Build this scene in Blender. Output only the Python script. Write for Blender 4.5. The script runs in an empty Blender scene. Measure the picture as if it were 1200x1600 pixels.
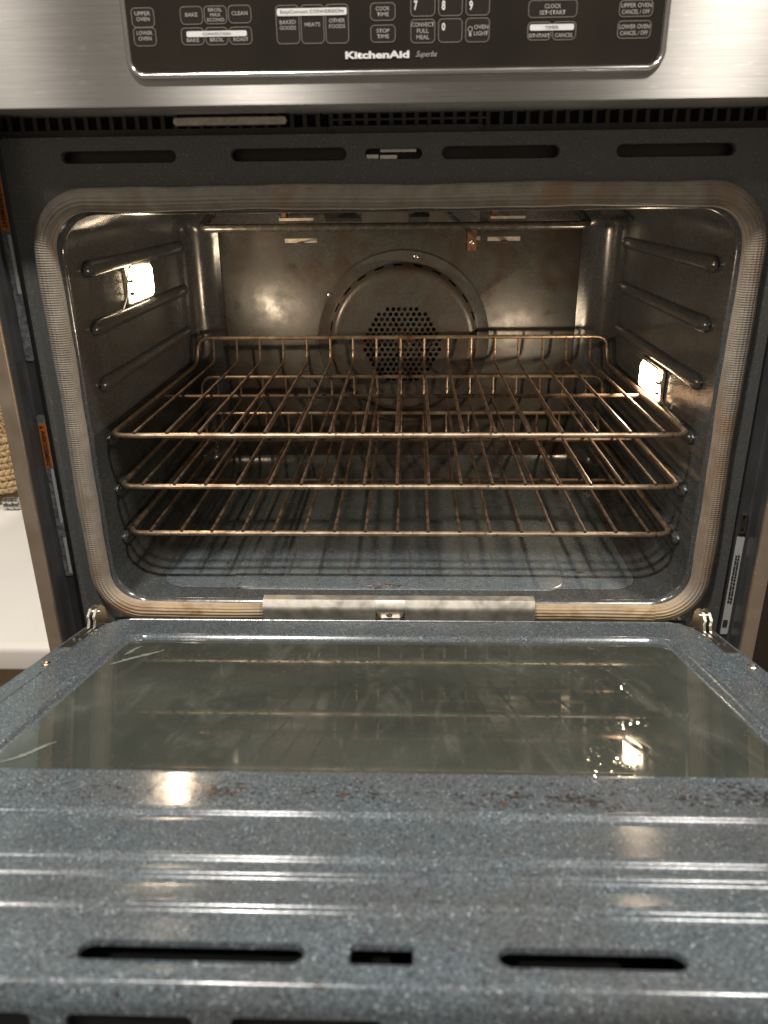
import bpy, bmesh, math, random
from mathutils import Vector, Matrix
random.seed(7)
PI = math.pi
scene = bpy.context.scene
col = scene.collection

# ------------------------------------------------------------------ camera
TH, YA, RO = 0.390947, 0.0361240, -0.0116574
CAM = Vector((0.013559, -0.713235, -0.002655))
F = Vector((-math.sin(YA)*math.cos(TH), math.cos(YA)*math.cos(TH), -math.sin(TH)))
R0 = Vector((math.cos(YA), math.sin(YA), 0)); U0 = R0.cross(F)
R = math.cos(RO)*R0 + math.sin(RO)*U0
U = -math.sin(RO)*R0 + math.cos(RO)*U0
cd = bpy.data.cameras.new('camera')
cam = bpy.data.objects.new('camera', cd); col.objects.link(cam)
cam.matrix_world = Matrix(((R.x, U.x, -F.x, CAM.x), (R.y, U.y, -F.y, CAM.y), (R.z, U.z, -F.z, CAM.z), (0, 0, 0, 1)))
cd.sensor_fit = 'VERTICAL'; cd.sensor_height = 36; cd.sensor_width = 27
cd.lens = 1221.62/1600*36
cd.clip_start = 0.02; cd.clip_end = 50
cd.dof.use_dof = True; cd.dof.focus_distance = 0.92; cd.dof.aperture_fstop = 9.0
scene.camera = cam

# ------------------------------------------------------------------ world, room lamps, exposure
w = bpy.data.worlds.new('World'); scene.world = w; w.use_nodes = True
bg = w.node_tree.nodes['Background']
bg.inputs['Color'].default_value = (0.92, 0.80, 0.66, 1); bg.inputs['Strength'].default_value = 0.19

def ceiling_lamp(x, y, z, size, power, colr=(1, 0.945, 0.88)):
    l = bpy.data.lights.new('ceiling_downlight', 'AREA'); l.shape = 'DISK'; l.size = size
    l.energy = power; l.color = colr
    o = bpy.data.objects.new('ceiling_downlight', l); o.location = (x, y, z); col.objects.link(o)
    return o
ceiling_lamp(-0.38, -0.64, 1.45, 0.11, 28.0)
ceiling_lamp(0.74, -0.62, 1.45, 0.13, 26.0)
ceiling_lamp(-1.15, -1.30, 1.45, 0.15, 10.0)

vs = scene.view_settings
vs.view_transform = 'Standard'; vs.look = 'None'; vs.exposure = 0.22; vs.gamma = 1.0; vs.use_curve_mapping = False

# ------------------------------------------------------------------ helpers
class MB:
    def __init__(s): s.v = []; s.f = []; s.uv = {}
    def add(s, vs_, fs_):
        b = len(s.v); s.v += [tuple(p) for p in vs_]
        s.f += [tuple(b+i for i in f) for f in fs_]; return b
    def box(s, a, b):
        (x0, y0, z0), (x1, y1, z1) = a, b
        s.add([(x0,y0,z0),(x1,y0,z0),(x1,y1,z0),(x0,y1,z0),(x0,y0,z1),(x1,y0,z1),(x1,y1,z1),(x0,y1,z1)],
              [(0,3,2,1),(4,5,6,7),(0,1,5,4),(1,2,6,5),(2,3,7,6),(3,0,4,7)])
    def loft(s, loops, closed=True, cap0=False, cap1=False):
        n = len(loops[0]); b = len(s.v)
        for L in loops: s.v += [tuple(p) for p in L]
        for i in range(len(loops)-1):
            for j in range(n if closed else n-1):
                k = (j+1) % n
                s.f.append((b+i*n+j, b+i*n+k, b+(i+1)*n+k, b+(i+1)*n+j))
        if cap0: s.f.append(tuple(b+j for j in range(n))[::-1])
        if cap1: s.f.append(tuple(b+(len(loops)-1)*n+j for j in range(n)))
    def tube(s, pts, r, n=8, closed=False, caps=True):
        pts = [Vector(p) for p in pts]; m = len(pts); loops = []; prev = None
        for i, p in enumerate(pts):
            if closed: t = pts[(i+1) % m] - pts[i-1]
            else: t = pts[min(i+1, m-1)] - pts[max(i-1, 0)]
            t.normalize()
            if prev is None:
                a = Vector((0, 0, 1)) if abs(t.z) < 0.9 else Vector((1, 0, 0))
                nrm = (a - t*a.dot(t)).normalized()
            else: nrm = (prev - t*prev.dot(t)).normalized()
            prev = nrm; bn = t.cross(nrm)
            rr = r(i/(m-1)) if callable(r) else r
            loops.append([p + rr*(math.cos(2*PI*k/n)*nrm + math.sin(2*PI*k/n)*bn) for k in range(n)])
        if closed: loops.append(loops[0])
        s.loft(loops, True, caps and not closed, caps and not closed)
    def build(s, name, mat, parent=None, smooth=35, tf=None):
        me = bpy.data.meshes.new(name)
        vv = [tf(p) for p in s.v] if tf else s.v
        me.from_pydata([tuple(p) for p in vv], [], s.f); me.update()
        bm = bmesh.new(); bm.from_mesh(me); bmesh.ops.recalc_face_normals(bm, faces=bm.faces); bm.to_mesh(me); bm.free()
        return link(name, me, mat, parent, smooth)

def link(name, me, mat, parent=None, smooth=35):
    for m in (mat if isinstance(mat, (list, tuple)) else [mat]): me.materials.append(m)
    if smooth:
        me.polygons.foreach_set('use_smooth', [True]*len(me.polygons))
        me.set_sharp_from_angle(angle=math.radians(smooth))
    o = bpy.data.objects.new(name, me); col.objects.link(o)
    if parent:
        o.parent = parent; o.matrix_parent_inverse = wmat(parent).inverted()
    return o
def wmat(o):
    m = Matrix.Translation(o.location) @ o.rotation_euler.to_matrix().to_4x4()
    if o.parent: m = wmat(o.parent) @ o.matrix_parent_inverse @ m
    return m
def empty(name, loc, label, cat, group=None):
    o = bpy.data.objects.new(name, None); o.location = loc; col.objects.link(o); o.empty_display_size = 0.05
    tag(o, label, cat, group); return o
def tag(o, label, cat=None, group=None, kind=None):
    if label: o['label'] = label
    if cat: o['category'] = cat
    if group: o['group'] = group
    if kind: o['kind'] = kind

def rrect(x0, x1, z0, z1, r, n=8):
    """counter-clockwise rounded rectangle as 2D points"""
    r = max(min(r, (x1-x0)/2-1e-6, (z1-z0)/2-1e-6), 1e-5); o = []
    for cx, cz, a0 in ((x1-r, z0+r, -PI/2), (x1-r, z1-r, 0), (x0+r, z1-r, PI/2), (x0+r, z0+r, PI)):
        for k in range(n+1):
            a = a0 + PI/2*k/n; o.append((cx+r*math.cos(a), cz+r*math.sin(a)))
    return o
def circle(cx, cz, r, n=24, a0=0.0):
    return [(cx+r*math.cos(a0+2*PI*k/n), cz+r*math.sin(a0+2*PI*k/n)) for k in range(n)]
def plate(outer, holes):
    """flat polygon with holes -> (verts2d, tris)"""
    bm = bmesh.new()
    for lp in [outer]+holes:
        vv = [bm.verts.new((p[0], p[1], 0)) for p in lp]
        for i in range(len(vv)): bm.edges.new((vv[i], vv[(i+1) % len(vv)]))
    bmesh.ops.triangle_fill(bm, use_beauty=True, use_dissolve=False, edges=bm.edges[:], normal=(0, 0, 1))
    bm.verts.index_update()
    r = [(v.co.x, v.co.y) for v in bm.verts], [tuple(v.index for v in f.verts) for f in bm.faces]
    bm.free(); return r
def round_poly(pts, r, n=5):
    out = [pts[0]]
    for i in range(1, len(pts)-1):
        a, b, c = Vector(pts[i-1]), Vector(pts[i]), Vector(pts[i+1])
        ra = min(r, (b-a).length*0.45); rc = min(r, (c-b).length*0.45)
        p = b+(a-b).normalized()*ra; q = b+(c-b).normalized()*rc
        for k in range(n+1):
            t = k/n; out.append(tuple(p*(1-t)**2 + b*2*t*(1-t) + q*t*t))
    out.append(pts[-1]); return out

# ------------------------------------------------------------------ materials
def nodes(name):
    m = bpy.data.materials.new(name); m.use_nodes = True
    nt = m.node_tree; return m, nt, nt.nodes['Principled BSDF']
def N(nt, typ, **kw):
    n = nt.nodes.new(typ)
    for k, v in kw.items():
        if k in n.inputs.keys() if hasattr(n.inputs, 'keys') else False: n.inputs[k].default_value = v
        else: setattr(n, k, v)
    return n
def ramp(nt, fac, stops):
    n = nt.nodes.new('ShaderNodeValToRGB'); e = n.color_ramp.elements
    while len(e) < len(stops): e.new(0.5)
    for k, (p, c) in enumerate(stops):
        e[k].position = p; e[k].color = (c, c, c, 1) if not isinstance(c, tuple) else (*c, 1)
    nt.links.new(fac, n.inputs[0]); return n.outputs[0]
def mix(nt, fac, a, b, mode='MIX'):
    n = nt.nodes.new('ShaderNodeMix'); n.data_type = 'RGBA'; n.blend_type = mode
    for v, s in ((fac, n.inputs[0]), (a, n.inputs[6]), (b, n.inputs[7])):
        if isinstance(v, (int, float)): s.default_value = v
        elif isinstance(v, tuple): s.default_value = (*v, 1)
        else: nt.links.new(v, s)
    return n.outputs[2]
def noise(nt, vec, scale, detail=2, rough=0.5, dist=0.0):
    n = nt.nodes.new('ShaderNodeTexNoise'); n.inputs['Scale'].default_value = scale
    n.inputs['Detail'].default_value = detail; n.inputs['Roughness'].default_value = rough
    n.inputs['Distortion'].default_value = dist; nt.links.new(vec, n.inputs['Vector']); return n.outputs[0]
def voro(nt, vec, scale, out='Distance', rnd=1.0):
    n = nt.nodes.new('ShaderNodeTexVoronoi'); n.inputs['Scale'].default_value = scale
    n.inputs['Randomness'].default_value = rnd
    nt.links.new(vec, n.inputs['Vector']); return n.outputs[out]
def bump(nt, h, strength, dist, nrm=None):
    n = nt.nodes.new('ShaderNodeBump'); n.inputs['Strength'].default_value = strength
    n.inputs['Distance'].default_value = dist; nt.links.new(h, n.inputs['Height'])
    if nrm is not None: nt.links.new(nrm, n.inputs['Normal'])
    return n.outputs[0]
def objco(nt, scale=None):
    t = nt.nodes.new('ShaderNodeTexCoord')
    if scale is None: return t.outputs['Object']
    mp = nt.nodes.new('ShaderNodeMapping'); mp.inputs['Scale'].default_value = scale
    nt.links.new(t.outputs['Object'], mp.inputs['Vector']); return mp.outputs[0]
def mathn(nt, op, a, b=None):
    n = nt.nodes.new('ShaderNodeMath'); n.operation = op
    for k, v in enumerate((a, b)):
        if v is None: continue
        if isinstance(v, (int, float)): n.inputs[k].default_value = v
        else: nt.links.new(v, n.inputs[k])
    return n.outputs[0]

def enamel(name, base=(0.060, 0.072, 0.078), light=(0.17, 0.195, 0.205), fleck=(0.55, 0.60, 0.62), grime=(0.07, 0.045, 0.03),
           g_amt=0.35, rough=0.16, splat=0.0, splat_scale=60, band=None, g_scale=9, g_lo=0.42, spec=0.62):
    m, nt, b = nodes(name); L = nt.links.new; co = objco(nt)
    fine = ramp(nt, noise(nt, co, 760, 2, 0.6), [(0.36, 0.0), (0.66, 1.0)])
    c = mix(nt, fine, base, light)
    # scattered bright flecks in the porcelain
    fl = ramp(nt, voro(nt, co, 560), [(0.12, 1.0), (0.24, 0.0)])
    sel = ramp(nt, noise(nt, co, 210, 1), [(0.50, 0.0), (0.60, 1.0)])
    flm = mathn(nt, 'MULTIPLY', fl, sel)
    c = mix(nt, flm, c, fleck)
    dk = ramp(nt, noise(nt, co, 330, 2, 0.7), [(0.64, 0.0), (0.70, 1.0)])
    c = mix(nt, mathn(nt, 'MULTIPLY', dk, 0.6), c, tuple(0.35*x for x in base))
    # broad baked on film
    gr = ramp(nt, noise(nt, co, g_scale, 6, 0.72, 0.6), [(g_lo, 0.0), (g_lo+0.28, 1.0)])
    c = mix(nt, mathn(nt, 'MULTIPLY', gr, g_amt), c, grime)
    if splat:
        s1 = ramp(nt, noise(nt, co, splat_scale, 5, 0.7, 0.4), [(0.66-0.08*splat, 0.0), (0.69-0.08*splat, 1.0)])
        s2 = ramp(nt, noise(nt, co, 11, 2), [(0.50, 0.0), (0.62, 1.0)])
        sm = mathn(nt, 'MULTIPLY', s1, s2)
        c = mix(nt, sm, c, (0.030, 0.014, 0.009))
    if band:
        so = nt.nodes.new('ShaderNodeSeparateXYZ'); L(co, so.inputs[0])
        ax = mathn(nt, 'ABSOLUTE', mathn(nt, 'SUBTRACT', so.outputs[1], band))
        bm_ = mathn(nt, 'SUBTRACT', 1.0, mathn(nt, 'MULTIPLY', ax, 38.0))
        bm_ = mathn(nt, 'MAXIMUM', bm_, 0.0)
        pat = ramp(nt, noise(nt, co, 16, 3, 0.6), [(0.38, 0.15), (0.62, 1.0)])
        dens = mathn(nt, 'MULTIPLY', bm_, pat)
        nz = noise(nt, co, 300, 4, 0.75)
        sp_ = ramp(nt, mathn(nt, 'ADD', nz, mathn(nt, 'MULTIPLY', dens, 0.24)), [(0.66, 0.0), (0.70, 1.0)])
        c = mix(nt, mathn(nt, 'MULTIPLY', sp_, 0.85), c, (0.022, 0.016, 0.014))
        nz2 = noise(nt, co, 95, 4, 0.7)
        sp2 = ramp(nt, mathn(nt, 'ADD', nz2, mathn(nt, 'MULTIPLY', dens, 0.13)), [(0.71, 0.0), (0.74, 1.0)])
        c = mix(nt, mathn(nt, 'MULTIPLY', sp2, 0.8), c, (0.085, 0.036, 0.016))
    L(c, b.inputs['Base Color'])
    rr = ramp(nt, noise(nt, co, 22, 4, 0.6), [(0.3, rough*0.75), (0.75, rough*2.1)])
    L(rr, b.inputs['Roughness'])
    b.inputs['Specular IOR Level'].default_value = spec
    nb = bump(nt, noise(nt, co, 160, 2, 0.5), 0.10, 0.0008)
    L(bump(nt, noise(nt, co, 620, 2, 0.6), 0.10, 0.0003, nb), b.inputs['Normal'])
    return m

def plain(name, c, rough=0.5, metal=0.0, spec=0.5, var=0.15, scale=80, bumpd=0.0):
    m, nt, b = nodes(name); co = objco(nt)
    f = ramp(nt, noise(nt, co, scale, 4, 0.6), [(0.3, 0.0), (0.7, 1.0)])
    nt.links.new(mix(nt, f, tuple(x*(1-var) for x in c), tuple(min(1, x*(1+var)) for x in c)), b.inputs['Base Color'])
    nt.links.new(ramp(nt, noise(nt, co, scale*0.5, 3), [(0.3, rough*0.8), (0.7, min(1, rough*1.25))]), b.inputs['Roughness'])
    b.inputs['Metallic'].default_value = metal; b.inputs['Specular IOR Level'].default_value = spec
    if bumpd: nt.links.new(bump(nt, noise(nt, co, scale*4, 3), 0.4, bumpd), b.inputs['Normal'])
    return m

def brushed(name, c=(0.44, 0.42, 0.395), rough=0.36, aniso=0.98):
    m, nt, b = nodes(name); L = nt.links.new
    co = objco(nt, (14, 14, 1400)); st = noise(nt, co, 1.0, 3, 0.6)
    cl = objco(nt, (3, 3, 1.2)); big = noise(nt, cl, 2.0, 3)
    c1 = mix(nt, ramp(nt, st, [(0.35, 0.0), (0.65, 1.0)]), tuple(x*0.90 for x in c), tuple(min(1, x*1.07) for x in c))
    # small wiping marks
    smear = ramp(nt, noise(nt, objco(nt, (40, 40, 220)), 1.0, 4, 0.65), [(0.60, 0.0), (0.70, 1.0)])
    L(mix(nt, mathn(nt, 'MULTIPLY', smear, 0.25), c1, (0.80, 0.77, 0.72)), b.inputs['Base Color'])
    b.inputs['Metallic'].default_value = 1.0
    L(ramp(nt, big, [(0.3, rough*0.85), (0.7, rough*1.2)]), b.inputs['Roughness'])
    b.inputs['Anisotropic'].default_value = aniso; b.inputs['Anisotropic Rotation'].default_value = 0.25
    tn = nt.nodes.new('ShaderNodeTangent'); tn.direction_type = 'UV_MAP'; L(tn.outputs[0], b.inputs['Tangent'])
    L(bump(nt, st, 0.05, 0.0004), b.inputs['Normal'])
    return m

M = {}
M['enamel_frame'] = enamel('frame_enamel', base=(0.070, 0.072, 0.069), light=(0.132, 0.135, 0.130), fleck=(0.36, 0.39, 0.40), grime=(0.105, 0.094, 0.080), g_amt=0.42, rough=0.20)
M['enamel_cavity'] = enamel('cavity_enamel', base=(0.036, 0.041, 0.042), light=(0.095, 0.105, 0.107), fleck=(0.34, 0.37, 0.38), grime=(0.050, 0.034, 0.024), g_amt=0.55, rough=0.15)
M['enamel_floor'] = enamel('cavity_floor_enamel', base=(0.040, 0.050, 0.056), light=(0.150, 0.178, 0.192), g_amt=0.12, rough=0.22, splat=0.5, splat_scale=85)
M['enamel_back'] = enamel('back_enamel', base=(0.040, 0.041, 0.038), light=(0.092, 0.092, 0.084), fleck=(0.14, 0.135, 0.125), grime=(0.052, 0.027, 0.015), g_amt=0.85, rough=0.27, g_scale=17, g_lo=0.40, splat=0.5, splat_scale=150)
M['enamel_door'] = enamel('door_enamel', base=(0.036, 0.046, 0.053), light=(0.135, 0.163, 0.178), fleck=(0.66, 0.71, 0.73), grime=(0.080, 0.064, 0.054), g_amt=0.42, g_scale=13, rough=0.135, spec=0.5, splat=0.35, splat_scale=120, band=-0.374)
M['steel'] = brushed('brushed_steel')
M['trim'] = plain('trim_steel', (0.50, 0.40, 0.31), 0.42, 0.9, var=0.06, scale=60)
M['bevel'] = plain('polished_steel', (0.80, 0.79, 0.77), 0.18, 1.0, var=0.03, scale=40)
M['dark'] = plain('dark_painted_metal', (0.055, 0.046, 0.037), 0.45, 0.0, var=0.3, scale=50)
M['channel'] = plain('channel_metal', (0.050, 0.052, 0.052), 0.34, 0.0, spec=0.6, var=0.2, scale=30)
M['black'] = plain('black_void', (0.014, 0.012, 0.009), 0.7, 0.0, var=0.2)
M['zinc'] = plain('zinc_metal', (0.62, 0.59, 0.52), 0.32, 1.0, var=0.18, scale=220)
M['strip'] = plain('galvanised_strip', (0.52, 0.49, 0.43), 0.42, 0.85, var=0.14, scale=120)
M['screw'] = plain('screw_metal', (0.70, 0.66, 0.58), 0.28, 1.0, var=0.15, scale=300)
M['copper'] = plain('copper_screw', (0.60, 0.36, 0.22), 0.32, 1.0, var=0.2, scale=300)
M['element'] = plain('element_sheath', (0.13, 0.12, 0.105), 0.26, 0.7, var=0.3, scale=120)
M['bracket'] = plain('bracket_metal', (0.62, 0.54, 0.45), 0.35, 0.8, var=0.2, scale=150)
M['rust'] = plain('discoloured_metal', (0.22, 0.11, 0.06), 0.45, 0.6, var=0.35, scale=200)
M['white'] = plain('solid_surface_white', (0.84, 0.79, 0.72), 0.35, 0.0, var=0.02, scale=12)
M['tan'] = plain('tan_cabinet', (0.36, 0.25, 0.14), 0.5, 0.0, var=0.1, scale=20)
M['wood'] = plain('dark_cabinet', (0.030, 0.017, 0.010), 0.45, 0.0, var=0.3, scale=25)
M['teal'] = plain('backsplash_paint', (0.36, 0.47, 0.46), 0.55, 0.0, var=0.04, scale=10)
M['chrome'] = plain('chrome', (0.50, 0.50, 0.50), 0.12, 1.0, var=0.1, scale=60)
M['wicker'] = plain('wicker_fibre', (0.42, 0.29, 0.15), 0.75, 0.0, var=0.45, scale=260, bumpd=0.0006)

# glossy control glass
def control_glass():
    m, nt, b = nodes('control_glass')
    co = objco(nt)
    c = mix(nt, ramp(nt, noise(nt, co, 14, 3), [(0.35, 0.0), (0.7, 1.0)]), (0.016, 0.013, 0.010), (0.024, 0.019, 0.014))
    nt.links.new(c, b.inputs['Base Color']); b.inputs['Roughness'].default_value = 0.06
    nt.links.new(ramp(nt, noise(nt, co, 35, 4, 0.7), [(0.4, 0.04), (0.75, 0.16)]), b.inputs['Roughness'])
    b.inputs['Specular IOR Level'].default_value = 0.6
    return m
M['glass_black'] = control_glass()
def flat(name, c, rough=0.5):
    m, nt, b = nodes(name); co = objco(nt)
    nt.links.new(mix(nt, noise(nt, co, 900, 2), tuple(x*0.85 for x in c), tuple(min(1, x*1.1) for x in c)), b.inputs['Base Color'])
    b.inputs['Roughness'].default_value = rough; return m
M['key'] = flat('key_face', (0.026, 0.022, 0.018), 0.12)
M['ring'] = flat('key_outline_print', (0.17, 0.155, 0.13))
M['print'] = flat('grey_print', (0.36, 0.34, 0.31))
M['print_white'] = flat('white_print', (0.75, 0.74, 0.72))
M['print_dark'] = flat('dark_print', (0.05, 0.045, 0.04))
M['orange'] = flat('orange_label', (0.62, 0.17, 0.03), 0.4)
M['label_white'] = flat('white_label', (0.55, 0.55, 0.54), 0.3)
m_, nt_, b_ = nodes('silver_foil'); co_ = objco(nt_)
nt_.links.new(mix(nt_, ramp(nt_, noise(nt_, objco(nt_, (150, 150, 260)), 1.0, 3, 0.7), [(0.35, 0.0), (0.65, 1.0)]), (0.20, 0.22, 0.25), (0.50, 0.52, 0.54)), b_.inputs['Base Color'])
b_.inputs['Metallic'].default_value = 0.55; b_.inputs['Roughness'].default_value = 0.35
nt_.links.new(bump(nt_, noise(nt_, co_, 220, 3), 0.6, 0.0015), b_.inputs['Normal']); M['foil'] = m_

# oven door window: dark coated pane with a dull film, dried drips and specks
def window_glass():
    m, nt, b = nodes('door_window_glass'); L = nt.links.new; co = objco(nt)
    film = noise(nt, co, 7, 4, 0.6, 0.5)
    c = mix(nt, ramp(nt, film, [(0.3, 0.0), (0.75, 1.0)]), (0.034, 0.038, 0.031), (0.070, 0.075, 0.062))
    drip = ramp(nt, noise(nt, objco(nt, (120, 9, 9)), 1.0, 3, 0.6, 0.3), [(0.68, 0.0), (0.74, 1.0)])
    dsel = ramp(nt, noise(nt, co, 13, 2), [(0.50, 0.0), (0.60, 1.0)])
    c = mix(nt, mathn(nt, 'MULTIPLY', mathn(nt, 'MULTIPLY', drip, dsel), 0.45), c, (0.22, 0.20, 0.15))
    sp = ramp(nt, voro(nt, co, 120), [(0.05, 1.0), (0.10, 0.0)])
    ssel = ramp(nt, noise(nt, co, 28, 1), [(0.52, 0.0), (0.60, 1.0)])
    c = mix(nt, mathn(nt, 'MULTIPLY', sp, ssel), c, (0.030, 0.022, 0.014))
    sp3 = ramp(nt, noise(nt, co, 130, 4, 0.75), [(0.69, 0.0), (0.72, 1.0)])
    c = mix(nt, mathn(nt, 'MULTIPLY', sp3, 0.8), c, (0.028, 0.018, 0.010))
    wipe = ramp(nt, noise(nt, objco(nt, (26, 9, 9)), 1.0, 6, 0.72, 1.2), [(0.52, 0.0), (0.72, 1.0)])
    c = mix(nt, mathn(nt, 'MULTIPLY', wipe, 0.30), c, (0.20, 0.20, 0.17))
    L(c, b.inputs['Base Color'])
    b.inputs['IOR'].default_value = 1.78
    L(ramp(nt, noise(nt, co, 40, 4, 0.7), [(0.35, 0.015), (0.75, 0.09)]), b.inputs['Roughness'])
    # dried droplets, denser towards some patches
    dr = ramp(nt, voro(nt, co, 190), [(0.0, 1.0), (0.35, 0.0)])
    dm = mathn(nt, 'MULTIPLY', dr, ramp(nt, noise(nt, co, 12, 2), [(0.50, 0.0), (0.66, 1.0)]))
    L(bump(nt, dm, 0.32, 0.0006), b.inputs['Normal'])
    return m
M['window'] = window_glass()
M['smear'] = flat('dried_smear', (0.20, 0.21, 0.185), 0.4)

# woven glass fibre gasket; UV = metres along the rope, 0..1 across
def gasket_mat():
    m, nt, b = nodes('woven_gasket'); L = nt.links.new; co = objco(nt)
    uv = nt.nodes.new('ShaderNodeUVMap'); sx = nt.nodes.new('ShaderNodeSeparateXYZ'); L(uv.outputs[0], sx.inputs[0])
    wob = mathn(nt, 'MULTIPLY', noise(nt, co, 30, 2), 2.5)
    cross = mathn(nt, 'SINE', mathn(nt, 'ADD', mathn(nt, 'MULTIPLY', sx.outputs[0], 2*PI/0.0021), wob))
    longi = mathn(nt, 'SINE', mathn(nt, 'MULTIPLY', sx.outputs[1], 2*PI*9))
    so = nt.nodes.new('ShaderNodeSeparateXYZ'); L(co, so.inputs[0])
    side = ramp(nt, mathn(nt, 'ABSOLUTE', so.outputs[0]), [(0.285, 0.12), (0.303, 1.0)])
    cross = mathn(nt, 'MULTIPLY', cross, side)
    h = mathn(nt, 'ADD', mathn(nt, 'MULTIPLY', cross, 0.32), mathn(nt, 'MULTIPLY', longi, 0.5))
    c = mix(nt, ramp(nt, noise(nt, co, 45, 5, 0.7), [(0.3, 0.0), (0.7, 1.0)]), (0.20, 0.170, 0.135), (0.36, 0.31, 0.245))
    c = mix(nt, ramp(nt, mathn(nt, 'MULTIPLY', mathn(nt, 'ADD', cross, 1.0), 0.5), [(0.1, 0.22), (0.5, 0.0)]), c, (0.10, 0.08, 0.06))
    st = ramp(nt, noise(nt, objco(nt, (11, 11, 7)), 1.0, 4, 0.6, 0.8), [(0.52, 0.0), (0.70, 1.0)])
    c = mix(nt, mathn(nt, 'MULTIPLY', st, 0.65), c, (0.24, 0.125, 0.050))
    low = ramp(nt, mathn(nt, 'ADD', mathn(nt, 'MULTIPLY', so.outputs[2], -1.0), mathn(nt, 'MULTIPLY', noise(nt, co, 18, 3), 0.05)), [(0.405, 0.0), (0.432, 1.0)])
    c = mix(nt, mathn(nt, 'MULTIPLY', low, 0.75), c, (0.50, 0.36, 0.20))
    brn = mathn(nt, 'MULTIPLY', low, ramp(nt, noise(nt, objco(nt, (22, 22, 90)), 1.0, 4, 0.65, 0.5), [(0.50, 0.0), (0.66, 1.0)]))
    c = mix(nt, mathn(nt, 'MULTIPLY', brn, 0.8), c, (0.20, 0.085, 0.030))
    L(c, b.inputs['Base Color']); b.inputs['Roughness'].default_value = 0.62
    b.inputs['Specular IOR Level'].default_value = 0.35; b.inputs['Sheen Weight'].default_value = 0.2
    L(bump(nt, h, 0.9, 0.0007), b.inputs['Normal']); return m
M['gasket'] = gasket_mat()

# old nickel plated rack wire, browned by heat
def rack_mat(name, lo, hi, thr, metal):
    m, nt, b = nodes(name); L = nt.links.new; co = objco(nt)
    f = ramp(nt, noise(nt, co, 28, 5, 0.7), [(0.34, 0.0), (0.66, 1.0)])
    c = mix(nt, f, lo, hi)
    sp = ramp(nt, noise(nt, co, 190, 3, 0.7), [(thr, 0.0), (thr+0.08, 1.0)])
    c = mix(nt, mathn(nt, 'MULTIPLY', sp, 0.85), c, (0.07, 0.03, 0.018))
    L(c, b.inputs['Base Color']); b.inputs['Metallic'].default_value = metal
    L(mix(nt, sp, (0.36, 0.36, 0.36), (0.7, 0.7, 0.7)), b.inputs['Roughness'])
    L(bump(nt, noise(nt, co, 300, 2), 0.25, 0.0004), b.inputs['Normal']); return m
M['rack'] = rack_mat('rack_wire_metal', (0.075, 0.046, 0.032), (0.26, 0.185, 0.135), 0.54, 0.55)
M['rack_worn'] = rack_mat('rack_frame_metal', (0.20, 0.125, 0.075), (0.52, 0.41, 0.29), 0.60, 0.70)

def lamp_mat():
    m, nt, b = nodes('lit_lamp_lens')
    b.inputs['Base Color'].default_value = (0.9, 0.85, 0.75, 1)
    b.inputs['Emission Color'].default_value = (1.0, 0.77, 0.50, 1); b.inputs['Emission Strength'].default_value = 19
    return m
M['lamp'] = lamp_mat()

# text -> mesh, fitted into a box on a plane facing -Y (xa..xb, za..zb at depth y)
def lettering(name, txt, xa, xb, za, zb, y, mat, parent, bold=0.0, shear=0.0, tf=None):
    cu = bpy.data.curves.new(name, 'FONT'); cu.body = txt; cu.align_x = 'LEFT'; cu.size = 1.0
    cu.offset = bold; cu.shear = shear; cu.resolution_u = 3; cu.space_line = 0.95
    t = bpy.data.objects.new('tmp_text', cu); col.objects.link(t)
    bpy.context.view_layer.update()
    me = bpy.data.meshes.new_from_object(t.evaluated_get(bpy.context.evaluated_depsgraph_get()))
    bpy.data.objects.remove(t); bpy.data.curves.remove(cu)
    xs = [v.co.x for v in me.vertices]; ys = [v.co.y for v in me.vertices]
    x0, x1, y0, y1 = min(xs), max(xs), min(ys), max(ys)
    for v in me.vertices:
        a = xa + (v.co.x-x0)/(x1-x0)*(xb-xa); bb = za + (v.co.y-y0)/(y1-y0)*(zb-za)
        v.co = tf(a, bb) if tf else Vector((a*0.9678+0.0003, y-0.022, bb*0.9678))
    me.name = name; me.materials.clear()
    return link(name, me, mat, parent, 0)

# ================================================================== THE OVEN
oven = empty('wall_oven', (0, 0.2, -0.46), 'built-in wall oven with lit cavity, speckled enamel and its door dropped open', 'oven')

# ---- front frame with slots, turned back edges
pill = lambda xa, xb, zc, h, n=6: rrect(xa, xb, zc-h/2, zc+h/2, h/2, n)
slots = [pill(-0.281, -0.183, 0.0252, 0.0098), pill(-0.137, -0.0397, 0.0254, 0.0102), pill(-0.0247, 0.0231, 0.0250, 0.0085),
         pill(0.039, 0.1364, 0.0252, 0.0102), pill(0.1824, 0.2795, 0.0250, 0.0102)]
opening = rrect(-0.300, 0.300, -0.4025, -0.0145, 0.037, 10)
outer = rrect(-0.331, 0.331, -0.452, 0.0405, 0.004, 3)
v2, fs = plate(outer, [opening]+slots)
mb = MB(); mb.add([(x, 0, z) for x, z in v2], fs)
oc = [(x, z) for x, z in outer]
mb.loft([[(x, 0.0, z) for x, z in oc], [(x*1.0015, 0.0012, z*1.001) for x, z in oc], [(x*1.002, 0.02, z*1.001) for x, z in oc]])
for s in slots:
    cx = sum(p[0] for p in s)/len(s); cz = sum(p[1] for p in s)/len(s)
    def sh(k): return [(cx+(x-cx)*(1-k*0.02), cz+(z-cz)*(1-k*0.14)) for x, z in s]
    mb.loft([[(x, 0.0, z) for x, z in s], [(x, 0.0008, z) for x, z in sh(0.5)], [(x, 0.005, z) for x, z in sh(1)]])
frame = mb.build('front_frame', M['enamel_frame'], oven)
mb = MB(); mb.box((-0.325, 0.016, 0.0), (0.325, 0.018, 0.040)); mb.build('slot_backing', M['dark'], frame, 0)
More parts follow.
